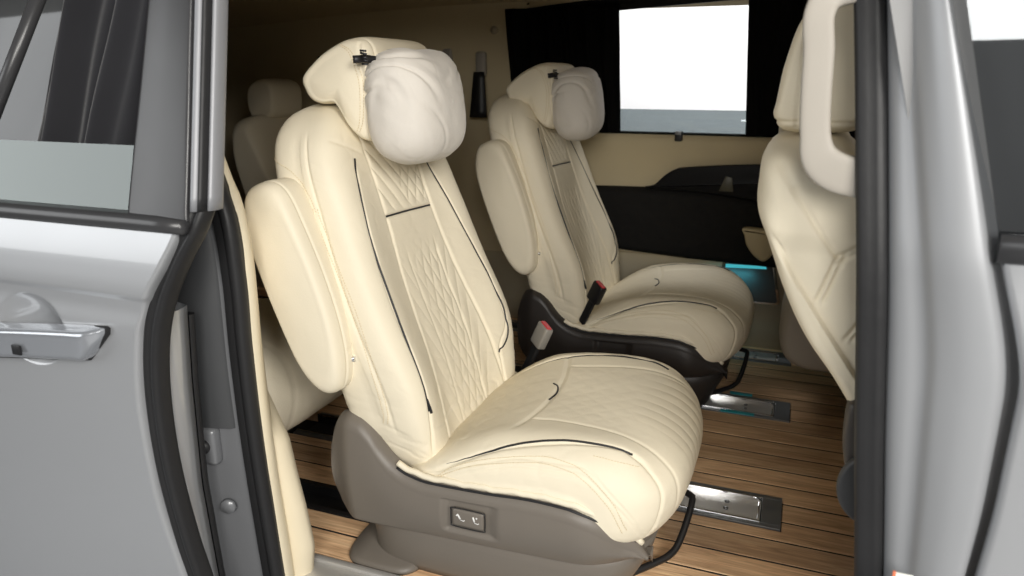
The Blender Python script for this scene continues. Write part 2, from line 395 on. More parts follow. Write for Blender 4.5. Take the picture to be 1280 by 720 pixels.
def project(bvh, pts, d, lift):
    out = []
    d = Vector(d)
    for p in pts:
        h = bvh.ray_cast(Vector(p)-d*1.0, d, 3)
        if h[0] is not None: out.append(np.array(h[0])-np.array(d)*lift)
    return np.array(out)
def stitch(name, bvh, pts, d, parent, n=None, r=.0008, lift=.0004, width=None):
    """a row of separate thread stitches laid on a surface"""
    P = cr(pts, 400); q = project(bvh, P, d, lift)
    if len(q) < 4: return
    L_ = np.r_[0, np.cumsum(np.linalg.norm(np.diff(q, axis=0), axis=1))]
    f = lambda t: np.array([np.interp(t, L_, q[:, j]) for j in range(3)])
    parts = []; t = 0
    while t < L_[-1]-.004:
        parts.append(tubemesh(np.array([f(t), f(t+.0035)]), r, 4)); t += .0055
    V, F = joined(parts); o = obj(name, V, F, 'stitch', parent); o['kind'] = 'stuff'
# cushion
Cp = [(-.70, .175), (-.725, .205), (-.70, .225), (-.64, .264), (-.575, .302), (-.50, .331), (-.42, .346), (-.32, .352), (-.245, .346), (-.185, .325), (-.148, .288), (-.138, .24), (-.152, .19), (-.185, .158), (-.24, .160), (-.36, .172), (-.52, .175)]
def cushion_ring(y, n=320):
    P = cr(Cp, n, True); q = np.clip(abs(y)/.272, 0, .9995)
    kz = (1-q**5)**(1/5); kx = (1-q**9)**(1/9)
    x, z = P[:, 0].copy(), P[:, 1].copy()
    cx, cz = -.43, .225
    fx = np.where(x > cx, 1-.22*q**3.2, 1)
    x = cx+(x-cx)*kx*fx
    up = sm(.25, .33, P[:, 1])
    z = cz+(z-cz)*kz
    z = z+.010*up*np.exp(-((abs(y)-.205)/.045)**2)*sm(-.66, -.5, x)*sm(-.17, -.26, x)-.006*up*np.exp(-(y/.13)**2)+.009*up*(y/.2)*kz*sm(-.7, -.55, x)
    # side lower edge follows the side panel
    return np.stack([x, np.full(len(x), y), z], 1)
def build_cushion(parent):
    ny = 330; s = np.linspace(-1, 1, ny); ys = .272*np.sign(s)*(1-(1-np.abs(s))**1.5)
    G = np.array([cushion_ring(y) for y in ys]); N = gnormals(G)
    X, Y, Z = G[..., 0], G[..., 1], G[..., 2]; ay = np.abs(Y)
    topw = sm(.0, .5, N[..., 2]+.9*np.maximum(N[..., 0], 0))*sm(.19, .24, Z)
    D = np.zeros_like(X)
    # front: ribs running forward and over the edge, with crossing lines behind them
    dd = lambda q: (np.abs(np.sin(np.pi*q))**.6-1)
    fan = Y/(1+.9*np.clip(X+.42, 0, .3))
    rib = dd(fan/.027+.5)
    front = sm(.135, .12, np.abs(fan))
    D += .0015*rib*front*sm(-.31, -.19, X)*sm(-.14, -.02, Y)
    fa = dd((X+1.15*ay)/.048); fb = dd((X-1.15*ay)/.048)
    D += .0005*np.minimum(fa, fb)*front*sm(-.45, -.43, X)*sm(-.20, -.30, X)
    D += -.002*np.exp(-((np.abs(fan)-.135)/.004)**2)*sm(-.47, -.44, X)
    # tongue seam
    xs = -.448-.85*Y**2
    D += -.0035*np.exp(-((X-xs)/.005)**2)*sm(.2, .16, ay)
    # back tongue faint diamonds
    D += .0005*np.minimum(dd((X+.9*ay)/.05), dd((X-.9*ay)/.05))*sm(.0, .02, xs-X)*sm(.12, .09, ay)
    # bolster seam under the piping and corner seam
    yp = np.where(Y < 0, .203+.17*np.clip(-.25-X, 0, .4), .196-.17*np.clip(-.40-X, 0, .3))
    D += -.004*np.exp(-((ay-yp)/.004)**2)*sm(-.19, -.23, X)*sm(-.64, -.58, X)
    D = D*topw
    yc = .205+.015*np.clip(.33-Z, 0, .1)/.1
    D += -.0035*np.exp(-((ay-yc)/.0035)**2)*sm(.30, .5, N[..., 0])*sm(.16, .18, Z)
    # double seam arching along each side
    sidew = sm(.35, .6, np.abs(N[..., 1]))
    zt = pch([-.66, -.56, -.42, -.32, -.25, -.215, -.20], [.235, .270, .312, .316, .268, .225, .18])(X)
    for k in (0, .012):
        D += -.0018*np.exp(-((Z-zt+k)/.003)**2)*sm(.2, .45, np.abs(N[..., 1]))*sm(-.66, -.62, X)
    D += .0016*wob(G, 24, 2)+.0008*wob(G, 70, 5)
    cz = np.abs(wob(G*[1, 1, 2], 34, 8)); D += -.0007*np.exp(-(cz/.07)**2)*(.25+.75*sm(-.45, -.62, X))
    cz = np.abs(wob(G*[1.6, 1, 1], 30, 11)); D += -.0005*np.exp(-(cz/.06)**2)*sm(.14, .20, ay)
    # loose folds near the back of the bolsters
    G = G+N*D[..., None]
    V, F = loft(G); V = V-SO
    return obj('cushion', V, F, 'leather', parent), BVHTree.FromPolygons(V.tolist(), F)
def soft_loft(outline, half, y0, n=3.0, nu=160, ny=60, sx=1.0, wav=.001, detail=None, centre=None, nf=14, dome=.004):
    """closed x,z outline lofted over y with rounded flanks"""
    P = cr(outline, nu, True); c = P.mean(0) if centre is None else np.array(centre); rings = []
    s = np.linspace(-1, 1, ny); ys = np.sign(s)*(1-(1-np.abs(s))**1.6)
    for q in ys:
        k = (1-min(abs(q), .9997)**n)**(1/n)
        kk = 1-(1-k)*sx
        p = c+(P-c)*kk
        rings.append(np.stack([p[:, 0], np.full(nu, y0+q*half), p[:, 1]], 1))
    a_, b_ = rings[0], rings[-1]; c3 = np.array([c[0], 0, c[1]])
    def face(rg, sg):
        out = []
        for f in np.linspace(1, .02, nf+1)[1:]:
            p = c3+(rg-c3)*f; p[:, 1] = rg[:, 1]+sg*dome*(1-f*f); out.append(p)
        return out
    rings = face(a_, -1)[::-1]+rings+face(b_, 1)
    G = np.array(rings); N = gnormals(G); D = wav*wob(G, 40, 4)
    if detail is not None: D = D+detail(G, N)
    return G+N*np.asarray(D)[..., None]
def build_seat():
    seat = empty('captain_seat')
    L = lambda P: np.asarray(P, float)-SO
    back, bb = build_backrest(seat)
    cush, cb = build_cushion(seat)
    # piping on the backrest
    def bl(pts, n=60): return cr([(0, y, z) for y, z in pts], n)
    for sg in (-1, 1):
        pts = bl([(sg*.120, .85), (sg*.140, .79), (sg*.172, .70), (sg*.203, .57), (sg*.218, .47), (sg*.214, .41), (sg*.195, .37), (sg*.16, .345)]) if sg > 0 else bl([(sg*.155, .842), (sg*.186, .78), (sg*.205, .70), (sg*.220, .56), (sg*.229, .45), (sg*.230, .36)])
        q = project(bb, pts, (-1, 0, 0), .0008)
        tube('piping', q, .0022, 'black_pipe', back, 6)
    q = project(bb, bl([(-.097, .718), (0, .7155), (.097, .712)], 30), (-1, 0, 0), .0008); tube('piping', q, .0022, 'black_pipe', back, 6)
    # small black maker tag at the near bolster
    q = project(bb, bl([(-.228, .385), (-.226, .355)], 6), (-1, 0, 0), .0012)
    tube('side_tag', q, [.0015, .0018, .002, .0025, .003, .003], 'black_pipe', back, 6)
    # cushion piping
    for sg in (-1, 1):
        q = project(cb, [np.array((x+.5, sg*yv, 0)) for x, yv in (cr([(-.59, .256), (-.50, .242), (-.40, .222), (-.30, .208), (-.235, .200)], 60) if sg < 0 else cr([(-.56, .165), (-.50, .178), (-.40, .196), (-.30, .196), (-.235, .180)], 60))], (0, 0, -1), .0006)
        tube('piping', q, .0022*np.clip(np.linspace(0.15, 3, 60), 0, 1)[:len(q)], 'black_pipe', cush, 6)
    q = project(cb, [np.array((x+.5, yv, 0)) for x, yv in cr([(-.452, -.035), (-.447, 0), (-.453, .03), (-.468, .045)], 20)], (0, 0, -1), .0006)
    tube('tongue_piping', q, .002, 'black_pipe', cush, 6)
    sd = [(-.849, .756), (-.841, .733), (-.804, .654), (-.757, .546), (-.723, .435), (-.71, .36), (-.715, .33)]
    for k in (0, .010):
        stitch('stitching', bb, [(x+.5-k, 0, z) for x, z in sd], (0, 1, 0), back)
    stitch('stitching', bb, [(x+.5, 0, z) for x, z in [(-.978, .85), (-.955, .842), (-.906, .822), (-.868, .783), (-.849, .745)]], (0, 1, 0), back)
    ca = [(-.604, .244), (-.574, .266), (-.514, .292), (-.432, .313), (-.37, .320), (-.309, .308), (-.255, .263), (-.227, .208)]
    for k in (0, .010):
        stitch('stitching', cb, [(x+.5-k*.6, 0, z-k) for x, z in ca], (0, 1, 0), cush)
    stitch('stitching', cb, [(x+.5, y_, 0) for x, y_ in [(-.30, -.235), (-.262, -.232), (-.235, -.225), (-.215, -.215)]], (0, 0, -1), cush)
    # headrest
    hp = [(-.957, .972), (-.962, .998), (-.930, 1.030), (-.890, 1.056), (-.842, 1.074), (-.803, 1.068), (-.788, 1.03), (-.789, .96), (-.795, .90), (-.803, .872), (-.822, .872), (-.845, .892), (-.866, .925), (-.884, .945), (-.918, .944), (-.942, .952)]
    def hd(G, N):
        ay = np.abs(G[..., 1]); D = -.003*np.exp(-((ay-.112)/.003)**2)
        xs = -.842+.25*(G[..., 2]-.95)
        D += -.003*np.exp(-((G[..., 0]+.808-.1*(1.0-G[..., 2]))/.003)**2)*(np.abs(N[..., 1]) > .6)
        return D
    G = soft_loft(hp, .138, 0, 5, 200, 110, .42, .0012, hd, (-.86, .98), 40, .008); V, F = loft(G); hr = obj('headrest', L(V), F, 'leather', seat)
    hb = BVHTree.FromPolygons(L(V).tolist(), F)
    for k in (0, .007): stitch('stitching', hb, [(x+.5-k, 0, z) for x, z in [(-.856, 1.060), (-.83, 1.045), (-.815, 1.015), (-.808, .978), (-.812, .917), (-.823, .89)]], (0, 1, 0), hr)
    for yy in (-.06, .06):
        tube('headrest_post', L([(-.885, yy, .90), (-.896, yy, .97)]), .008, 'chrome', hr, 10)
        tube('post_collar', L([(-.884, yy, .925), (-.8855, yy, .938)]), .013, 'black', hr, 12)
    # armrest, folded up along the near flank
    ao = [(-.968, .785), (-.945, .806), (-.912, .812), (-.882, .795), (-.855, .745), (-.816, .650), (-.788, .560), (-.776, .480), (-.783, .425), (-.808, .402), (-.838, .412), (-.872, .455), (-.912, .545), (-.948, .640), (-.972, .725)]
    def ad(G, N):
        t = (G[..., 2]-.40)
        D = -.003*np.exp(-((G[..., 1]+.298)/.0025)**2)
        D += -.002*np.exp(-((t-.085-.3*(G[..., 0]+.8))/.0022)**2)*(G[..., 1] > -.30)
        return D
    G = soft_loft(ao, .058, -.272, 4.2, 220, 80, .34, .001, ad, (-.87, .6), 40, .004); V, F = loft(G); ar = obj('armrest', L(V), F, 'leather', seat)
    c = np.array([-.777, -.278, .47]); tube('release_button', L([c, c+[.006, -.001, 0]]), .006, 'chrome', ar, 12)
    # side panels
    zt = pch([-.85, -.840, -.825, -.80, -.775, -.748, -.725, -.70, -.665, -.62, -.5, -.4, -.34, -.30, -.26, -.22, -.19], [.285, .318, .338, .346, .340, .318, .287, .262, .244, .236, .239, .245, .243, .234, .212, .178, .140])
    zb = pch([-.85, -.835, -.80, -.6, -.4, -.25, -.19], [.145, .118, .098, .105, .112, .120, .132])
    def panel(sg):
        nx = 260; xs = np.concatenate([-.85+.04*np.linspace(0, 1, 40, endpoint=False)**1.6, np.linspace(-.81, -.19, nx-40)])
        m = 90; rings = []
        for x in xs:
            a, b = zb(x), zt(x); yo = .287-.055*sm(-.34, -.18, x)**1.6-.02*sm(-.79, -.85, x)
            r = min(.030, .42*(b-a)); yi = yo-.055
            zz = []
            k = 16
            for i in range(k): zz.append((yi+(yo-r-yi)*i/k, b-.045*(1-i/k)**1.5))
            for i in range(k): f = math.pi/2*i/k; zz.append((yo-r+r*math.sin(f), b-r+r*math.cos(f)))
            rest = m-3*k
            for i in range(rest):
                h = i/rest; zc = b-r+(a+.008-(b-r))*h
                bul = .006*math.sin(math.pi*h)-.012*h*h
                rec = float(sm(-.592, -.575, x)*sm(-.462, -.492, x)*sm(.134, .146, zc)*sm(.222, .205, zc))
                zz.append((yo+bul-.009*rec, zc))
            for i in range(k): h = i/k; zz.append((yo-.012-.045*h, a+.008-.008*min(1, h*3)))
            rings.append([(x, sg*yy_, z_) for yy_, z_ in zz])
        V, F = loft(np.array(rings)); o = obj('side_panel', L(V), F, 'taupe', seat); return o
    pn = panel(-1); panel(1)
    for sg in (-1, 1):
        xs = np.linspace(-.69, -.205, 90); zz = zt(xs)
        yv = sg*(.2715-.055*sm(-.34, -.18, xs)**1.6)
        w_ = .0011*np.sin(xs*95)+.0006*np.sin(xs*210)
        tube('leather_hem', L(np.stack([xs, yv, zz+.003+w_], 1)), .0065, 'leather', cush, 8)
        tube('hem_gap', L(np.stack([xs, yv*1.022, zz-.0058], 1)), .0024, 'black_pipe', cush, 6)
    sw = box('switch', L((-.564, -.292, .158)), L((-.496, -.279, .196)), 'taupe', pn, .006, seg=3)
    tube('switch_rim', L([(x, -.2905, z) for x, z in cr([(-.560, .157), (-.50, .157), (-.4945, .163), (-.4945, .191), (-.50, .197), (-.560, .197), (-.5655, .191), (-.5655, .163)], 60, True).tolist()+[(-.560, .157)]]), .0012, 'black', pn, 6)
    for dx, fl in ((-.545, 1), (-.515, 0)):
        a = np.array([dx, -.2925, .176]); P = []
        lean = -.006 if fl else -.003
        P.append(tubemesh(np.array([a, a+[lean, 0, .010]]), .0018, 6)); P.append(tubemesh(np.array([a+[0, 0, -.002], a+[.007, 0, -.003], a+[.009, 0, -.001]]), .0009, 6))
        e = a+([-.008, 0, .006] if fl else [.004, 0, .008]); P.append(tubemesh(np.array([e, e+[.001, 0, .002]]), .0018, 6))
        V, F = joined(P); obj('switch_icon', V-SO, F, 'icon', pn)
    # lower skirt and base
    def slab(z, x0, x1, yh, r=.05, n=64):
        th = np.linspace(0, 2*np.pi, n, endpoint=False); e = 5
        cx = (x0+x1)/2; hx = (x1-x0)/2
        return np.stack([cx+hx*np.sign(np.cos(th))*np.abs(np.cos(th))**(2/e), yh*np.sign(np.sin(th))*np.abs(np.sin(th))**(2/e), np.full(n, z)], 1)
    V, F = loft([slab(.004, -.815, -.24, .255), slab(.02, -.812, -.235, .258), slab(.09, -.815, -.20, .266), slab(.135, -.815, -.19, .262)]); sk = obj('base_skirt', L(V), F, 'taupe', seat)
    V, F = loft([slab(.10, -.80, -.20, .235), slab(.17, -.80, -.18, .235), slab(.21, -.74, -.21, .23)]); obj('cushion_pan', L(V), F, 'taupe', seat)
    V, F = loft([slab(.001, -.845, -.65, .285), slab(.008, -.845, -.65, .287), slab(.016, -.838, -.66, .278)]); obj('foot_plate', L(V), F, 'taupe', seat)
    # slide bar under the front edge
    tube('slide_bar', L(cr([(-.30, .11, .10), (-.20, .09, .105), (-.155, .07, .108), (-.148, .05, .098), (-.158, -.01, .052), (-.172, -.045, .030), (-.205, -.085, .022), (-.27, -.16, .02), (-.34, -.23, .02)], 80)), .0075, 'black', seat, 10)
    return seat
near = build_seat()
# buckle helper
def buckle(name, base, top, m, strapm, parent, off):
    base = np.array(base); top = np.array(top); d = top-base; d = d/np.linalg.norm(d)
    side = np.array([.80, -.6, 0.]); side = side-d*(side@d); side /= np.linalg.norm(side); nrm = np.cross(d, side)
    def bx(c0, c1, hw, ht, e=6, n=28):
        rings = []; th = np.linspace(0, 2*np.pi, n, endpoint=False)
        for t, k in ((0, .80), (.02, .93), (.08, 1), (.92, 1), (.98, .95), (1, .88)):
            c = c0+(c1-c0)*t
            rings.append(c+k*hw*(np.sign(np.cos(th))*np.abs(np.cos(th))**(2/e))[:, None]*side+k*ht*(np.sign(np.sin(th))*np.abs(np.sin(th))**(2/e))[:, None]*nrm)
        return loft(rings)
    b = empty(name, tuple(base)) if parent is None else None
    par = parent if parent is not None else b
    V, F = bx(top-d*.062, top, .024, .0125); h = obj('buckle_housing', V, F, m, par, off if parent is not None else base)
    V, F = bx(top-d*.003-nrm*0, top+d*.0025, .019, .0075); obj('release_button', V, F, 'red', h, off if parent is not None else base)
    V, F = bx(base, top-d*.055, .013, .006); obj('buckle_stalk', V, F, strapm, par, off if parent is not None else base)
    return b
near.location = (-.5, 1.425, 0)
tag(near, 'large cream leather captain seat nearest the open door, on taupe plastic base', 'seat', 'second row captain seats')
far = copy_tree(near); far.location = (-.455, 2.40, 0)
tag(far, 'cream leather captain seat by the far window, on a dark brown base', 'seat', 'second row captain seats')
for ch in list(far.children):
    if ch.name.startswith('headrest'): ch.location = (.012, 0, -.034)
    if ch.name.split('.')[0] in ('side_panel', 'base_skirt', 'cushion_pan', 'foot_plate'):
        ch.material_slots[0].link = 'OBJECT'; ch.material_slots[0].material = M['brownblack']
    for g in list(ch.children):
        if g.name.split('.')[0] in ('switch', 'switch_rim', 'switch_icon'): bpy.data.objects.remove(g, do_unlink=True)
b = buckle('seat_belt_buckle', (-.635, 1.735, .235), (-.575, 1.735, .375), 'greybuckle', 'black', None, None)
tag(b, 'grey seat belt buckle with red button beside the nearest seat', 'buckle', 'seat belt buckles')
b = buckle('seat_belt_buckle', (-.585, 2.115, .262), (-.525, 2.10, .395), 'black', 'black', None, None)
tag(b, 'black seat belt buckle with red button on the far seat', 'buckle', 'seat belt buckles')
# pillows strapped to the headrests
def pillow(loc, lab, rot, seed, sc=(1, 1, 1)):
    nu, nv = 300, 200
    th = np.linspace(0, 2*np.pi, nu, endpoint=False); ph = np.linspace(-np.pi/2, np.pi/2, nv)
    spw = lambda c, e: np.sign(c)*np.abs(c)**e
    T, Pp = np.meshgrid(th, ph)
    hx, hy, hz = .080*sc[0], .140*sc[1], .118*sc[2]
    # outline in y,z is a rounded square, thickness in x bulges
    Yv = hy*spw(np.cos(T), .62)*np.cos(Pp)**.62; Zv = hz*spw(np.sin(T), .62)*np.cos(Pp)**.62; Xv = hx*spw(np.sin(Pp), .9)
    G = np.stack([Xv, Yv, Zv], -1)
    # thinner along the rims, plump belly
    N = gnormals(G)
    r = np.hypot(Yv/hy, Zv/hz)
    D = .0035*wob(G, 22, seed)+.002*wob(G*[1, 1, .5], 55, seed+3)
    # gathers running from the strap corner
    a = np.arctan2(Zv-.8*hz, Yv+1.05*hy); rr = np.hypot(Zv-.8*hz, Yv+1.05*hy)
    D += -.0055*np.maximum(0, np.sin(a*9+seed+12*rr))**3*np.exp(-((rr-.06)/.055)**2)
    a2 = np.arctan2(Zv-.9*hz, Yv-1.0*hy); r2 = np.hypot(Zv-.9*hz, Yv-hy)
    D += -.005*np.maximum(0, np.sin(a2*8+seed*2+9*r2))**3*np.exp(-((r2-.055)/.045)**2)
    D += -.006*np.exp(-((Zv-.35*hz-.5*(Yv+hy)*-.6)/.004)**2)*sm(.0, .04, Yv+hy+.01)*sm(.09, .03, Yv+hy)*sm(.2, -.2, Xv/hx)
    cz = np.abs(wob(G*[1, 1.2, .7], 20, seed+6)); D += -.0026*np.exp(-(cz/.055)**2)*sm(.02, -.03, Yv+.3*hy*np.sin(9*Zv/hz+seed)*.3)*sm(1.15, .6, np.abs(Zv/hz-.1))
    cz = np.abs(wob(G*[.6, .6, 1.6], 16, seed+2)); D += -.0020*np.exp(-(cz/.055)**2)*sm(-.3*hz, .6*hz, Zv)
    cz = np.abs(wob(G*[1.2, 1.0, 1.0], 34, seed+9)); D += -.0006*np.exp(-(cz/.06)**2)*sm(.9, .2, np.abs(wob(G, 9, seed+1)))
    D += -.010*np.exp(-((Yv+.1*hy)/.05)**2)*sm(.6*hz, hz, Zv)
    G = G+N*D[..., None]
    p = empty('neck_pillow', loc); p.rotation_euler = rot
    V, F = loft(G); obj('pillow_cover', V, F, 'pillow', p)
    # strap back to the headrest
    q = cr([(-.02, -hy*.55, hz*.74), (-.04, -hy*.80, hz*.80), (-.050, -hy*.93, hz*.80), (-.058, -hy*.96, hz*.80)], 16)
    rings = [np.array([c+[0, 0, .007], c+[0, -.003, .007], c+[0, -.003, -.007], c+[0, 0, -.007]]) for c in q]
    V, F = loft(rings); st = obj('strap', V, F, 'black_pipe', p)
    V, F = joined([tubemesh(np.array([q[-1]+[.03, -.003, i*.006-.012], q[-1]+[.018, -.004, i*.006-.010+.002*(i % 2)]]), .0022, 6) for i in range(5)]); obj('strap_fringe', V, F, 'black_pipe', p)
    tag(p, lab, 'pillow', 'neck pillows strapped to headrests')
pillow((-.748, 1.395, .942), 'white fabric neck pillow strapped to the headrest of the nearest seat', (0, R(-6), R(4)), 1)
pillow((-.690, 2.37, .915), 'white fabric neck pillow on the headrest of the seat by the window', (0, R(-8), R(6)), 5, (1.0, .92, 1.0))
# ---------------------------------------------------------------- van body
VAN = empty('minivan', (0, 1.9, 0)); tag(VAN, 'silver minivan with its sliding side door open, cream interior', 'minivan')
vo = (0, 1.9, 0)
def vbox(name, lo, hi, m, r=.004, parent=None): return box(name, lo, hi, m, parent or VAN, r, vo)
def sheet(name, rings, m, parent=None, thick=0):
    G = np.array(rings); V, F = loft(G, False); o = obj(name, V, F, m, parent or VAN, vo)
    if thick:
        md = o.modifiers.new('solid', 'SOLIDIFY'); md.thickness = thick; md.offset = 0
    return o
# roof lining: gently arched
rings = []
for x in np.linspace(-2.7, 1.3, 30):
    rings.append([(x, y, 1.33-.05*max(0, (-.9-x))**1.3-.10*abs((y-1.9)/.95)**3.2) for y in np.linspace(.97, 2.80, 40)])
sheet('headliner', rings, 'lining', None, .03)
vbox('tailgate_trim', (-2.72, 1.0, -.05), (-2.66, 2.85, 1.30), 'darkjamb', .02)
prism_obj('tailgate_window', cr([(1.15, .70), (2.65, .70), (2.70, .80), (2.60, 1.12), (2.5, 1.17), (1.3, 1.17), (1.2, 1.12), (1.10, .80)], 60, True).tolist(), 'x', -2.655, -2.645, 'gloss_black', VAN, .003, vo)
# far wall
def farY(z): return 2.81-.22*max(0, z-.80)
zs = [-.05, .1, .25, .36]
sheet('lower_wall_trim', [[(x, 2.83, z) for z in zs] for x in np.linspace(-2.66, 1.3, 8)], 'walllow', None, .02)
sheet('upper_wall_trim', [[(x, 2.80+.012*math.cos((z-.56)/.25*3.1), z) for z in np.linspace(.34, .792, 16)] for x in np.linspace(-1.25, 1.3, 8)], 'wallcream', None, .02)
# D pillar and roof rail trim round the window
outl = cr([(-1.035, .80), (-1.045, .95), (-1.04, 1.05), (-1.025, 1.18), (-1.01, 1.215), (-.97, 1.235), (-.6, 1.266), (-.2, 1.284), (.2, 1.296), (.4, 1.30)], 60)
rings = []
for (x, z) in outl:
    rings.append([(x, farY(z)-.0, z), (x-.004, farY(z)-.022, z+.004), (x-.012, farY(z)-.026, z+.012)])
sheet('window_rim', rings, 'wallcream')
rings = []
for x, z in cr([(-.97, 1.235), (-.6, 1.266), (-.2, 1.284), (.2, 1.296), (.4, 1.30), (1.3, 1.30)], 40):
    rings.append([(x, farY(z)-.026-.02*t, z+.004+.05*t) for t in np.linspace(0, 1, 5)])
sheet('roof_rail_trim', rings, 'lining')
rings = []
for z in np.linspace(.3, 1.34, 30):
    xe = float(np.interp(z, [.3, .8, .95, 1.05, 1.18, 1.215, 1.34], [-1.047, -1.047, -1.057, -1.052, -1.03, -1.0, -.93]))
    rings.append([(xe+(-2.66-xe)*t, farY(z)-.024-.05*math.sin(min(1, t*2.2)*1.57), z) for t in np.linspace(0, 1, 14)])
sheet('rear_pillar_trim', rings, 'wallcream')
# window opening of the far sliding door: black frame, lowered glass
fw = vbox('far_window_frame', (-1.05, 2.80, .785), (.42, 2.83, .80), 'gloss_black', .003)
V, F = rbox((-1.03, 2.795, .79), (.40, 2.799, .882), .001, 1); far_glass = obj('far_window_glass', V, F, 'farglass', VAN, vo)
rings = []
for x in np.linspace(-1.05, .45, 20):
    zb_ = float(np.interp(x, [-1.05, -.65, -.23, .45], [1.195, 1.220, 1.243, 1.265])); zt_ = zb_+.075
    rings.append([(x, farY(zb_)-.012, zb_), (x, farY(zb_)-.004, zb_), (x, farY(zt_)-.004, zt_), (x, farY(zt_)-.012, zt_)])
V, F = loft(np.array(rings)); obj('upper_window_frame', V, F, 'gloss_black', VAN, vo)
clip = vbox('curtain_catch', (-.434, 2.755, .772), (-.408, 2.79, .806), 'black', .004)
vbox('catch_button', (-.432, 2.752, .795), (-.410, 2.757, .809), 'darksteel', .002, clip)
# dark glossy insert and black quilted door pad
ins = cr([(-.535, .596), (-.50, .610), (-.465, .645), (-.43, .668), (-.39, .678), (-.2, .695), (.1, .712), (.4, .72), (.4, .50), (.1, .53), (-.12, .57), (-.32, .592)], 120, True)
prism_obj('glossy_insert', ins.tolist(), 'y', 2.760, 2.79, 'gloss_black', VAN, .004, vo)
prism_obj('reflector_tab', [(-.265, .600), (-.215, .600), (-.222, .648), (-.245, .655)], 'y', 2.7575, 2.762, 'tab', VAN, .001, vo)
def padgrid():
    rings = []
    for x in np.linspace(-.98, .45, 200):
        zt_ = float(np.interp(x, [-1.3, -.75, -.5, -.32, -.12, .1, .45], [.585, .592, .598, .594, .572, .535, .49]))
        zb_ = float(np.interp(x, [-1.3, -.9, -.64, -.36, 0, .45], [.40, .375, .349, .333, .325, .32]))
        row = []
        for t in np.linspace(0, 1, 50):
            z = zb_+(zt_-zb_)*t; e = min(t, 1-t)
            d = .045*math.sqrt(max(0, 1-(1-min(1, e/.12))**2))
            g = max(abs(math.sin(math.pi*(x+z)/.055)), 0); h = abs(math.sin(math.pi*(x-z)/.055))
            d += .004*(min(g, h)**.4-1)*min(1, e/.1)
            row.append((x, 2.795-d, z))
        rings.append(row)
    return rings
sheet('quilted_door_pad', padgrid(), 'pad')
# door pull cup
cup = [(-.163+.0, .478), (-.05, .470), (-.045, .44), (-.06, .39), (-.085, .362), (-.115, .372), (-.148, .41), (-.160, .448)]
prism_obj('door_pull', cr(cup, 60, True).tolist(), 'y', 2.715, 2.76, 'wallcream', VAN, .012, vo, 3)
# lit speaker grille
sp = [(-.235, .335), (-.06, .340), (-.048, .332), (-.018, .195), (-.028, .183), (-.235, .176)]
fr = prism_obj('speaker_frame', sp, 'y', 2.795, 2.815, 'chrome', VAN, .003, vo)
prism_obj('speaker_grille', [(-.225, .328), (-.066, .332), (-.057, .327), (-.029, .197), (-.034, .191), (-.225, .184)], 'y', 2.792, 2.796, 'mesh', fr, .001, vo)
prism_obj('light_strip', [(-.222, .325), (-.080, .328), (-.076, .318), (-.222, .312)], 'y', 2.789, 2.793, 'teal', fr, .001, vo)
tl = bpy.data.lights.new('teal_led_lamp', 'AREA'); tl.shape = 'RECTANGLE'; tl.size = .15; tl.size_y = .02; tl.energy = .06; tl.color = (.15, .85, 1)
to = bpy.data.objects.new('teal_led_lamp', tl); COL.objects.link(to); to.location = (-.20, 2.76, .30); to.rotation_euler = (R(30), 0, 0)
# seat belt guides on the rear pillar
def belt(x, z, lab):
    b = empty('shoulder_belt', (x, 2.72, z)); o_ = (x, 2.72, z)
    V, F = rbox((x-.022, 2.690, z-.05), (x+.022, 2.715, z+.045), .018, 3); obj('belt_guide', V, F, 'plastic_trim', b, o_)
    rings = [np.array([(x-.026-.02*t, 2.688, z-.03-.17*t), (x+.018+.01*t, 2.688, z-.03-.17*t), (x+.018+.01*t, 2.691, z-.03-.17*t), (x-.026-.02*t, 2.691, z-.03-.17*t)]) for t in np.linspace(0, 1, 8)]
    V, F = loft(rings); obj('webbing', V, F, 'black', b, o_)
    tag(b, lab, 'seat belt', 'rear shoulder belts')
belt(-1.17, 1.045, 'dark shoulder belt on its beige guide, right behind the far seat headrest')
belt(-1.31, 1.06, 'shoulder belt on the rear pillar, between the two white pillows')
tube('trim_plug', np.array([(-1.112, 2.70, 1.165), (-1.112, 2.688, 1.163)]), .014, 'walllow', VAN, 16, vo)
vbox('quarter_window', (-1.9, 2.675, .98), (-1.42, 2.705, 1.13), 'gloss_black', .02)
# near wall behind the door, closed quarter panel
rings = []
for z in np.linspace(-.4, 1.30, 24):
    yy = .985+.28*max(0, z-.78); xs_ = -1.06-.25*max(0, z-.8)
    rings.append([(x, yy, z) for x in np.linspace(xs_, -2.7, 8)])
sheet('rear_quarter_panel', rings[:17], 'paint'); sheet('rear_quarter_glass', rings[16:], 'quarterglass')
rings = []
for z in np.linspace(-.02, 1.30, 24):
    yy = 1.09+.25*max(0, z-.78); xs_ = -1.0-.25*max(0, z-.8)
    rings.append([(x, yy, z) for x in np.linspace(xs_, -2.7, 8)])
sheet('quarter_inner_trim', rings, 'lining')
# C pillar: jamb, aperture seal, cream cover (functions of height)
Xs = pch([-.35, .05, .25, .50, .65, .78, .83, 1.0, 1.3], [-.885, -.898, -.912, -.920, -.918, -.928, -.956, -1.05, -1.19])
def tum(z): return .27*max(0, z-.79)
rings = []
for z in np.linspace(-.35, 1.3, 60):
    x = float(Xs(z)); t = tum(z)
    rings.append([(x-.155, .962+t, z), (x-.150, .958+t, z), (x-.135, .960+t, z), (x-.128, .968+t, z), (x-.120, .985+t, z), (x-.085, .990+t, z), (x-.060, .994+t, z), (x-.030, 1.000+t, z), (x-.012, 1.004+t, z)])
jm = sheet('rear_door_jamb', rings, 'jamb')
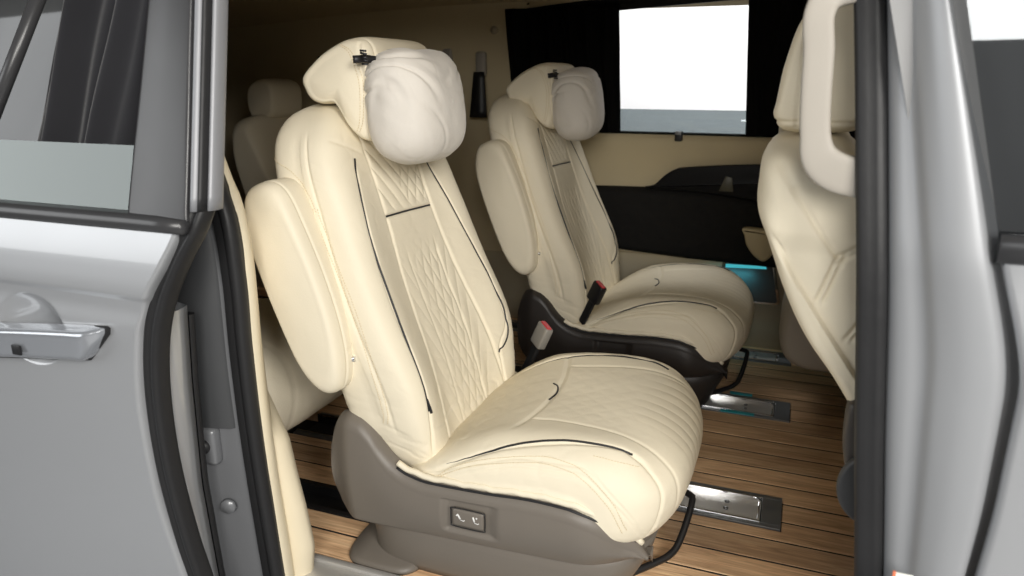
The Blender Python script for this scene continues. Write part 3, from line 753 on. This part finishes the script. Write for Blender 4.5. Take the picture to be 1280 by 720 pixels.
# dark sheet painted for the shade on the upper jamb
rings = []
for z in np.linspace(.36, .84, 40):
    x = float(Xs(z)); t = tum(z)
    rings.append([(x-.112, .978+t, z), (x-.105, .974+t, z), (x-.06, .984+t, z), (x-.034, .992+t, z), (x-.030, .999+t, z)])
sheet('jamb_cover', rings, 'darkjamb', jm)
c = np.array([-1.000, .975, .325]); vb = box('stop_bracket', c-[.028, .004, .04], c+[.022, .02, .035], 'jamb', jm, .008, vo, 3)
tube('rubber_stop', np.array([c+[-.002, .0, 0], c+[.004, -.014, .0]]), [.014, .012], 'rubber', vb, 16, vo)
c = np.array([-.972, .985, .195]); tube('body_plug', np.array([c, c+[.002, -.006, 0]]), [.016, .014], 'jamb', jm, 18, vo)
def ribbon(name, path, prof, m, parent=None, nx=90, cap=True):
    """sweep a closed cross-section (x offset, y offset) up a list of (x, y, z)"""
    P = cr(path, nx); rings = [[(p[0]+a, p[1]+b_, p[2]) for a, b_ in prof] for p in P]
    V, F = loft(np.array(rings)); return obj(name, V, F, m, parent or VAN, vo)
seal_prof = [(-.022, .004), (-.024, -.010), (-.016, -.018), (-.006, -.012), (.000, -.014), (.008, -.020), (.018, -.014), (.020, -.002), (.018, .010), (0, .014)]
ribbon('aperture_seal', [(float(Xs(z)), 1.010+tum(z), z) for z in np.linspace(-.35, 1.28, 14)], [(a*.95, b_) for a, b_ in seal_prof], 'rubber')
# cream cover of the C pillar
rings = []
for z in np.linspace(-.01, 1.28, 60):
    x = float(Xs(z)); t = tum(z)
    wd = float(np.interp(z, [-.02, .1, .3, .5, .70, .80, .86, 1.3], [.075, .07, .055, .045, .040, .030, .02, .02]))
    rings.append([(x+.016, 1.016+t, z), (x+.022, 1.022+t, z), (x+.022-.2*wd, 1.03+.35*wd+t, z), (x+.016-.5*wd, 1.03+.9*wd+t, z), (x-.8*wd, 1.03+1.3*wd+t, z), (x-.12, 1.11+t, z)])
sheet('pillar_cover', rings, 'leather_trim')
# lower leather piece with flare towards the sill
rings = []
for z in np.linspace(-.005, .40, 40):
    x = float(Xs(z)); f = float(np.interp(z, [0, .06, .15, .3, .40], [.010, .020, .014, -.004, -.045]))
    rings.append([(x+.004, 1.058, z), (x+.012+f*.5, 1.066, z), (x+.016+f, 1.082, z), (x+.012+f, 1.10, z), (x-.02+f, 1.12, z), (x-.10, 1.13, z)])
sheet('lower_pillar_cover', rings, 'leather_trim')
# seat belt at the pillar foot
sb = empty('lap_belt', (-.92, 1.05, .0)); so_ = (-.92, 1.05, 0)
pth = cr([(-.915, 1.052, .30), (-.908, 1.050, .20), (-.905, 1.048, .10), (-.905, 1.045, .06)], 20)
V, F = loft([np.array([(p[0]-w_, p[1]-.002, p[2]), (p[0]+w_, p[1]-.002, p[2]), (p[0]+w_, p[1]+.002, p[2]), (p[0]-w_, p[1]+.002, p[2])]) for p, w_ in zip(pth, np.linspace(.0015, .005, 20))]); obj('webbing', V, F, 'black_pipe', sb, so_)
V, F = rbox((-.922, 1.030, -.03), (-.888, 1.050, .05), .008, 3); obj('belt_anchor', V, F, 'greybuckle', sb, so_)
tag(sb, 'narrow black belt with grey anchor at the foot of the cream door pillar', 'seat belt')
# sill
sl = vbox('sill_plate', (-.955, 1.055, -.045), (1.1, 1.136, .002), 'steel', .004)
vbox('sill_lip', (-.955, 1.118, .0), (1.1, 1.134, .010), 'steel', .003, sl)
tube('screw', np.array([(-.925, 1.126, .0095), (-.925, 1.126, .0125)]), .006, 'chrome', sl, 12, vo)
vbox('lower_sill', (-1.0, .99, -.14), (1.1, 1.055, -.05), 'paint', .015)
# B pillar: aperture seal and painted post
Xb = pch([-.35, .0, .33, .52, .70, .90, 1.085, 1.3], [.205, .165, .130, .108, .089, .066, .044, .015])
rings = []
Xd = pch([-.35, .0, .2, .37, .50, .62, .815, .996, 1.08, 1.3], [.20, .225, .243, .256, .262, .262, .216, .168, .145, .085])  # rear edge of the front door
for z in np.linspace(-.4, 1.3, 90):
    a = float(Xb(z))+.034; b_ = float(Xd(z)); t = .16*max(0, z-.79)
    fx = [0, .06, .16, .28, .34, .42, .60, .78, .90, .97, 1.0, 1.3]
    fy = [1.040, 1.020, 1.009, 1.004, .999, .986, .972, .966, .967, .980, 1.0, 1.04]
    rings.append([(a+(b_-a)*u, v+t*(1-.3*u), z) for u, v in zip(fx, fy)])
G = np.array(rings); G2 = np.array([cr(r_, 60) for r_ in G]); V, F = loft(G2, False); obj('front_door_post', V, F, 'postpaint', VAN, vo)
ribbon('aperture_seal', [(float(Xb(z))+.018, 1.035+.16*max(0, z-.79), z) for z in np.linspace(-.4, 1.28, 14)], [(-.017, .02), (-.019, -.002), (-.012, -.012), (-.004, -.008), (.004, -.014), (.016, -.012), (.020, .0), (.018, .02)], 'rubber')
# inner B pillar cover
rings = []
for z in np.linspace(-.02, 1.3, 30):
    a = float(Xb(z)); t = .16*max(0, z-.79)
    rings.append([(a+.004, 1.05+t, z), (a+.010, 1.075+t, z), (a+.04, 1.09+t, z), (a+.2, 1.09+t, z)])
sheet('front_pillar_cover', rings, 'plastic_trim')
# front door: skin, belt moulding, glass
FD = empty('front_door', (0, 0, 0)); FD.parent = VAN; FD.location = (0-vo[0], 0-vo[1], 0)
rings = []
for z in np.linspace(-.4, .795, 60):
    b_ = float(Xd(z))+.006; yo = float(np.interp(z, [-.4, 0, .3, .60, .66, .782], [.985, .968, .962, .958, .955, .972]))
    rings.append([(b_+.004, yo+.03, z), (b_, yo+.010, z), (b_+.003, yo+.002, z)]+[(b_+.008+x, yo, z) for x in np.linspace(0, 1.0, 24)])
V, F = loft(np.array(rings), False); obj('door_skin', V, F, 'paint', FD)
rings = []
for x in np.linspace(.222, 1.2, 10):
    rings.append([(x, .985, .828), (x, .966, .826), (x, .962, .815), (x, .964, .799), (x, .968, .794), (x, .985, .790)])
V, F = loft(np.array(rings)); obj('belt_moulding', V, F, 'dark_gloss', FD)
rings = []
for z in np.linspace(.79, 1.32, 20):
    rings.append([(float(Xd(z))+.006+x, .975+.02*(z-.79), z) for x in (0, .3, .6, 1.0)])
V, F = loft(np.array(rings), False); obj('window_glass', V, F, 'frontglass', FD)
V, F = loft(np.array([[(p[0]-.07, p[1]+.05, p[2]) for p in r_] for r_ in rings]), False); obj('window_blind', V, F, 'blind', FD)
# orange and white sticker on the post
ss = vbox('jamb_sticker', (.168, .9585, .345), (.192, .9615, .372), 'sticker_w', .001); ss.rotation_euler = (0, R(0), 0)
vbox('sticker_edge', (.167, .9575, .345), (.171, .9605, .374), 'sticker_r', .001, ss)
# grab handle
gp = cr([(.004, 1.078, 1.075), (.008, 1.075, 1.03), (.010, 1.072, .98), (.014, 1.07, .93), (.022, 1.068, .898), (.042, 1.066, .880), (.075, 1.065, .872), (.12, 1.065, .868), (.15, 1.066, .89), (.16, 1.07, .95), (.15, 1.078, 1.06), (.12, 1.085, 1.105), (.06, 1.087, 1.108), (.018, 1.084, 1.100)], 200, True)
rings = []; c0 = gp.mean(0)
for i in range(201):
    p = gp[i % 200]; tn = gp[(i+1) % 200]-gp[(i-1) % 200]; tn /= np.linalg.norm(tn)
    nn = np.cross(tn, [0, 1, 0]); nn /= np.linalg.norm(nn)
    th = np.linspace(0, 2*np.pi, 40, endpoint=False); e = 5
    wd = .0190+.007*sm(.93, .87, p[2])
    rings.append([p+nn*wd*np.sign(np.cos(a))*abs(np.cos(a))**(2/e)+np.array([0, .011, 0])*np.sign(np.sin(a))*abs(np.sin(a))**(2/e) for a in th])
V, F = loft(np.array(rings), True, False); obj('grab_handle', V, F, 'plastic_trim', VAN, vo)
# ---------------------------------------------------------------- sliding door, slid open to the rear
SD = empty('sliding_door', (0, 0, 0)); SD.parent = VAN; SD.location = (-vo[0], -vo[1], -vo[2])
Xe = pch([-.35, -.1, .12, .31, .45, .585, .66, .715, .765, .80], [-.92, -.94, -.972, -1.003, -1.006, -.990, -.957, -.920, -.892, -.882])
Yo = pch([-.35, -.1, .2, .45, .60, .635, .648, .66, .70, .765, .79], [.885, .868, .850, .843, .846, .849, .848, .843, .846, .858, .868])
rings = []
for z in np.concatenate([np.linspace(-.35, .44, 40, endpoint=False), np.linspace(.44, .775, 130)]):
    e = float(Xe(z)); y_ = float(Yo(z)); row = [(e+.006, y_+.03, z), (e+.006, y_+.012, z), (e+.003, y_+.004, z)]
    for x in np.concatenate([np.linspace(0, .45, 110, endpoint=False), np.linspace(.45, .95, 12)]):
        X_ = e-x; k = ((X_+1.232)/.082)**2+((z-.572)/.066)**2
        row.append((X_, y_+(.019*(1-k)**.9 if k < 1 else 0), z))
    rings.append(row)
V, F = loft(np.array(rings), False); sk = obj('door_skin', V, F, 'paint', SD)
# belt moulding
rings = []
for x in np.linspace(-1.95, -.872, 20):
    k = .0 if x < -.88 else .004
    rings.append([(x, .88, .792-k), (x, .856, .790-k), (x, .850, .783), (x, .850, .772), (x, .854, .766), (x, .88, .764)])
V, F = loft(np.array(rings)); obj('belt_moulding', V, F, 'dark_gloss', SD)
# handle
rings = []
for t in np.linspace(0, 1, 50):
    x = -1.52+.475*t; zt_ = .545+.052*t+.004*math.sin(t*3); hgt = .058-.004*t
    if t > .90: hgt *= max(.10, 1-((t-.90)/.10)**1.3*.92)
    bul = .036*min(1, (1-t)/.06+.25)
    zb_ = zt_-hgt
    rings.append([(x, .848, zt_), (x, .848-bul*.7, zt_+.001), (x, .848-bul*.96, zt_-.003), (x, .848-bul, zt_-.010*min(1, hgt/.05)), (x, .848-bul*.93, (zt_+zb_)/2), (x, .848-bul*.8, zb_+.006*min(1, hgt/.05)), (x, .848-bul*.55, zb_), (x, .848, zb_+.004*min(1, hgt/.05))])
G2 = np.array([cr(r_, 48, True) for r_ in rings]); V, F = loft(G2); hd = obj('door_handle', V, F, 'handle', SD)
prism_obj('handle_gasket', [(-1.52, .484), (-1.095, .534), (-1.044, .586), (-1.0415, .597), (-1.048, .6005), (-1.3, .577), (-1.52, .549)], 'y', .838, .8465, 'rubber', hd, .002)  # black plate added to draw the dark gap line behind the handle
box('key_sensor', (-1.243, .8095, .535), (-1.222, .814, .5535), 'black', hd, .002)
# window post (gloss grey) and edge strips, following the tumblehome
def dy(z): return .866+.25*max(0, z-.79)
rings = []
for z in np.linspace(.785, 1.30, 30):
    l_ = -.990+.05*(z-.79); r_ = -.872-.055*(z-.79); y_ = dy(z)
    rings.append([(l_, y_+.02, z), (l_-.002, y_+.004, z), (l_+.004, y_, z), (l_*.5+r_*.5, y_-.003, z), (r_-.004, y_, z), (r_, y_+.004, z), (r_, y_+.02, z)])
V, F = loft(np.array([cr(q, 40) for q in rings]), False); obj('window_post', V, F, 'dark_gloss', SD)
def strip(name, xo, yo_, rx, ry, m, z0=.80, z1=1.30):
    rings = []
    for z in np.linspace(z0, z1, 24):
        th = np.linspace(0, 2*np.pi, 14, endpoint=False)
        x = xo-.055*(z-.79); y_ = dy(z)+yo_
        rings.append([(x+rx*np.cos(a), y_+ry*np.sin(a), z) for a in th])
    V, F = loft(np.array(rings)); return obj(name, V, F, m, SD)
strip('edge_strip', -.860, .010, .008, .012, 'strip')
strip('edge_seal', -.851, .022, .006, .020, 'rubber')
strip('edge_strip', -.842, .030, .0065, .016, 'strip')
# rubber seal round the leading edge
sp_ = [(-1.0, 1.045, 1.30), (-.945, .982, 1.05), (-.897, .940, .90), (-.864, .912, .84), (-.868, .884, .782), (-.905, .876, .725), (-.945, .872, .655), (-.972, .870, .575), (-.984, .868, .47), (-.982, .868, .34), (-.966, .872, .20), (-.945, .878, .08), (-.90, .89, -.2), (-.88, .895, -.35)]
P = cr(sp_, 180); rings = []
for i, p in enumerate(P):
    tn = P[min(i+1, 179)]-P[max(i-1, 0)]; tn /= np.linalg.norm(tn)
    a = np.cross(tn, [0, 1, 0]); a /= np.linalg.norm(a)
    if a[0] < 0: a = -a
    k = float(np.interp(p[2], [-.3, .66, .80, .90], [.68, .68, .62, .34]))
    pr = [(-.024, .012), (-.025, -.010), (-.016, -.018), (-.006, -.013), (.002, -.013), (.008, -.020), (.018, -.021), (.026, -.012), (.027, .014), (0, .020)]
    rings.append([p+a*u*k+np.array([0, w_*(.5+.5*k), 0]) for u, w_ in pr])
V, F = loft(np.array([cr(q, 30, True) for q in rings])); obj('leading_edge_seal', V, F, 'rubber', SD)
# inner door shell visible behind the seal
rings = []
for z in np.linspace(-.35, .62, 50):
    x = float(np.interp(z, [-.35, .06, .27, .47, .60, .62], [-.93, -.972, -.985, -.978, -.968, -.966]))
    rings.append([(x+.006, .885, z), (x+.012, .905, z), (x+.004, .935, z), (x-.03, .945, z), (x-.5, .945, z), (x-.9, .945, z)])
V, F = loft(np.array(rings), False); obj('inner_shell', V, F, 'paint', SD)
rings = []
for z in np.linspace(-.3, .60, 30):
    x = float(np.interp(z, [-.35, .06, .27, .47, .60, .62], [-.93, -.972, -.985, -.978, -.968, -.966]))
    rings.append([(x+.002, .940, z), (x+.006, .947, z), (x+.0, .955, z), (x-.02, .955, z)])
V, F = loft(np.array(rings), False); obj('inner_seal', V, F, 'rubber', SD)
# lowered window glass
rings = [[(-1.9, dy(z)+.012, z), (-.975, dy(z)+.012, z)] for z in (.78, .84, .893)]
V, F = loft(np.array(rings), False); g = obj('window_glass', V, F, 'doorglass', SD, smooth=False)
md = g.modifiers.new('solid', 'SOLIDIFY'); md.thickness = .004
# slanted rear window bar
V, F = tubemesh(np.array([(-1.205, .95, 1.14), (-1.30, .915, .97), (-1.40, .885, .80)]), .012, 10); obj('slanted_window_bar', V, F, 'dark_gloss', SD)
# ---------------------------------------------------------------- curtains
def curtain(name, x0, x1, z0, z1, yf, m, lab, folds, amp, lean=0, seed=0, grp=None, gather=0):
    rings = []; nx = 220
    for z in np.linspace(z0, z1, 40):
        t = (z-z0)/(z1-z0); row = []
        for s in np.linspace(0, 1, nx):
            ss = s+.012*math.sin(7*t+s*9+seed)
            x = x0+(x1-x0)*s+lean*t
            y = yf(z)+amp*math.sin(2*math.pi*folds*ss+seed)+amp*.45*math.sin(2*math.pi*folds*2.3*ss+1.7*seed+t*.6)
            row.append((x, y, z))
        rings.append(row)
    G = np.array(rings); V, F = loft(G, False); c = G.mean((0, 1)); c[2] = z0
    o = obj(name, V, F, m, None, c); o.location = c
    md = o.modifiers.new('solid', 'SOLIDIFY'); md.thickness = .0015
    tag(o, lab, 'curtain', grp); return o
curtain('curtain', -1.315, -.995, .80, 1.25, lambda z: dy(z)+.05, 'curtain', 'black pleated curtain hanging in the window of the open sliding door', 2.7, .020, .09, 1.0)
curtain('curtain', -1.065, -.640, .795, 1.235, lambda z: farY(z)-.035, 'farcurtain', 'black curtain behind the far seat pillow, left of the bright window', 6, .007, 0.0, 2.0, 'black curtains on the far window')
curtain('curtain', -.190, .42, .795, 1.255, lambda z: farY(z)-.035, 'farcurtain', 'black curtain between the bright far window and the front headrest', 8, .007, -.02, 3.0, 'black curtains on the far window')
# ---------------------------------------------------------------- front seats (seen from behind the door post)
def front_seat(loc, lab):
    s = empty('front_seat', loc); y0 = 0
    L = lambda P: np.asarray(P, float)
    bo = [(-.055, .885), (-.062, .84), (-.060, .80), (-.042, .755), (-.010, .675), (.03, .60), (.09, .52), (.145, .43), (.19, .33), (.26, .30), (.31, .34), (.30, .42), (.25, .55), (.20, .66), (.155, .78), (.115, .86), (.06, .905), (-.01, .905)]
    def det(G, N):
        X, Y, Z = G[..., 0], G[..., 1], G[..., 2]; side = sm(.35, .7, np.abs(N[..., 1])); D = 0*X
        ln = lambda x1, z1, x2, z2: ((X-x1)*(z2-z1)-(Z-z1)*(x2-x1))/math.hypot(x2-x1, z2-z1)
        g = lambda d, w=.0035: np.exp(-(d/w)**2)
        D += -.005*g(ln(-.037, .886, .064, .741))*sm(.735, .745, Z)*side
        for k in (0, .010):
            D += -.005*g(ln(.036+k, .655, .064+k, .741)+.10*(Z-.70)**2, .003)*side*sm(.66, .675, Z)*sm(.752, .742, Z)
            D += -.005*g(ln(.064+k, .741-k*.2, .13+k, .79), .003)*side*sm(.06, .068, X+k*0)
            D += -.005*g(ln(.080+k, .60, .115+k, .665), .003)*side*sm(.605, .62, Z)
            D += -.005*g(ln(.115+k, .665, .18+k, .70), .003)*side*sm(.11, .118, X)
        D += -.004*g(ln(-.013, .834, .09, .865))*side*sm(-.02, .0, X)
        e = ln(-.028, .752, .135, .52)
        D += -.010*sm(.001, -.003, e)*side*sm(.78, .74, Z)
        return D
    G = soft_loft(bo, .265, 0, 4.2, 260, 150, .36, .001, det, (.12, .64), 110, .012); V, F = loft(G); b = obj('backrest', V, F, 'leather', s)
    ho = [(-.050, .935), (-.048, .96), (-.040, 1.02), (-.022, 1.085), (.01, 1.125), (.055, 1.13), (.09, 1.09), (.10, 1.02), (.095, .94), (.08, .915), (.03, .908), (-.03, .912)]
    def hdet(G, N):
        return -.003*np.exp(-((G[..., 0]+.012)/.003)**2)*(np.abs(N[..., 1]) > .5)-.003*np.exp(-((G[..., 2]-.928)/.003)**2)
    G = soft_loft(ho, .14, 0, 4.5, 200, 90, .4, .001, hdet, (.025, 1.02)); V, F = loft(G); h = obj('headrest', V, F, 'leather', s)
    for yy in (-.075, .075): tube('headrest_post', [(.02, yy, .88), (.025, yy, .95)], .008, 'chrome', h, 10)
    # cushion, base and recliner cover
    co = [(.16, .26), (.15, .33), (.25, .37), (.45, .40), (.65, .41), (.74, .37), (.75, .28), (.68, .22), (.3, .20)]
    G = soft_loft(co, .265, 0, 5, 140, 60, .25); V, F = loft(G); obj('cushion', V, F, 'leather', s)
    po = cr([(.105, .50), (.12, .52), (.16, .46), (.24, .38), (.40, .32), (.70, .30), (.74, .20), (.60, .14), (.34, .15), (.22, .25), (.12, .39)], 120, True)
    V, F = prism(po.tolist(), 'y', -.275, -.235, .010, 3); sp1 = obj('side_panel', V, F, 'frontpanel', s)
    V, F = prism(po.tolist(), 'y', .235, .275, .010, 3); obj('side_panel', V, F, 'frontpanel', s)
    th = np.linspace(0, 2*np.pi, 48, endpoint=False)
    disc = [(.155+.052*np.cos(a), .385+.062*np.sin(a)) for a in th]
    V, F = prism(disc, 'y', -.292, -.274, .006, 3); rc = obj('recliner_cover', V, F, 'darkjamb', s)
    V, F = rbox((.30, -.20, -.0), (.66, .20, .24), .02); obj('seat_base', V, F, 'black', s)
    tag(s, lab, 'seat', 'front seats')
    return s
f1 = front_seat((0, 1.43, 0), 'cream leather front seat with tall headrest behind the door post')
f2 = copy_tree(f1); f2.location = (-.005, 2.38, 0); tag(f2, 'cream front seat on the far side, mostly hidden by the nearer one', 'seat')
for ch in list(f2.children):
    n_ = ch.name.split('.')[0]
    if n_ == 'recliner_cover': bpy.data.objects.remove(ch, do_unlink=True)
V, F = loft(soft_loft([(.02, .40), (-.004, .30), (.0, .235), (.025, .197), (.07, .180), (.14, .178), (.24, .19), (.27, .28), (.24, .42), (.12, .50)], .25, 0, 4, 160, 70, .3)); o = obj('map_pocket_shell', V, F, 'plastic_trim', f2)
# ---------------------------------------------------------------- third row seats, in the dark behind
def rear_seat(loc, lab, fwd=0):
    s = empty('rear_seat', loc)
    co = [(-.30, .20), (-.32, .30), (-.2, .385), (.0, .42), (.12, .425), (.20, .40), (.235, .33), (.225, .25), (.18, .19), (.08, .17), (-.1, .17)]
    def cdet(G, N): return -.003*np.exp(-((np.abs(G[..., 1])-.15)/.004)**2)-.003*np.exp(-((G[..., 2]-.36)/.003)**2)*(np.abs(N[..., 1]) > .3)
    V, F = loft(soft_loft(co, .235, 0, 4, 140, 70, .4, .0015, cdet, None, 30)); c = obj('cushion', V, F, 'leather', s)
    cb_ = BVHTree.FromPolygons(V.tolist(), F); tube('piping', project(cb_, cr([(-.05, 0, .38), (.08, 0, .375), (.17, 0, .35), (.20, 0, .30)], 30), (0, 1, 0), .001), .0025, 'black_pipe', c, 6)
    c.location = (fwd, 0, 0)
    bo = [(-.20, .36), (-.22, .50), (-.30, .70), (-.36, .82), (-.40, .86), (-.46, .84), (-.46, .72), (-.40, .50), (-.36, .34), (-.28, .30)]
    V, F = loft(soft_loft(bo, .235, 0, 3.5, 140, 60, .4, .0015)); obj('backrest', V, F, 'leather', s)
    ho = [(-.36, .88), (-.35, .96), (-.37, 1.0), (-.42, 1.01), (-.47, .98), (-.48, .91), (-.46, .865), (-.40, .86)]
    V, F = loft(soft_loft(ho, .095, 0, 4, 90, 50, .4)-np.array([0, 0, .02])); h = obj('headrest', V, F, 'leather', s)
    for yy in (-.05, .05): tube('headrest_post', [(-.43, yy, .83), (-.425, yy, .89)], .008, 'chrome', h, 8)
    V, F = rbox((-.30, -.2, .0), (.10, .2, .19), .02); obj('seat_base', V, F, 'black', s)
    tag(s, lab, 'seat', 'third row seats'); return s
r1 = rear_seat((-1.40, 1.42, 0), 'cream third row seat behind the nearest captain seat, its cushion showing by the door pillar', .15)
r2 = rear_seat((-1.50, 2.42, 0), 'third row seat in deep shadow, its headrest behind the nearest seat headrest')
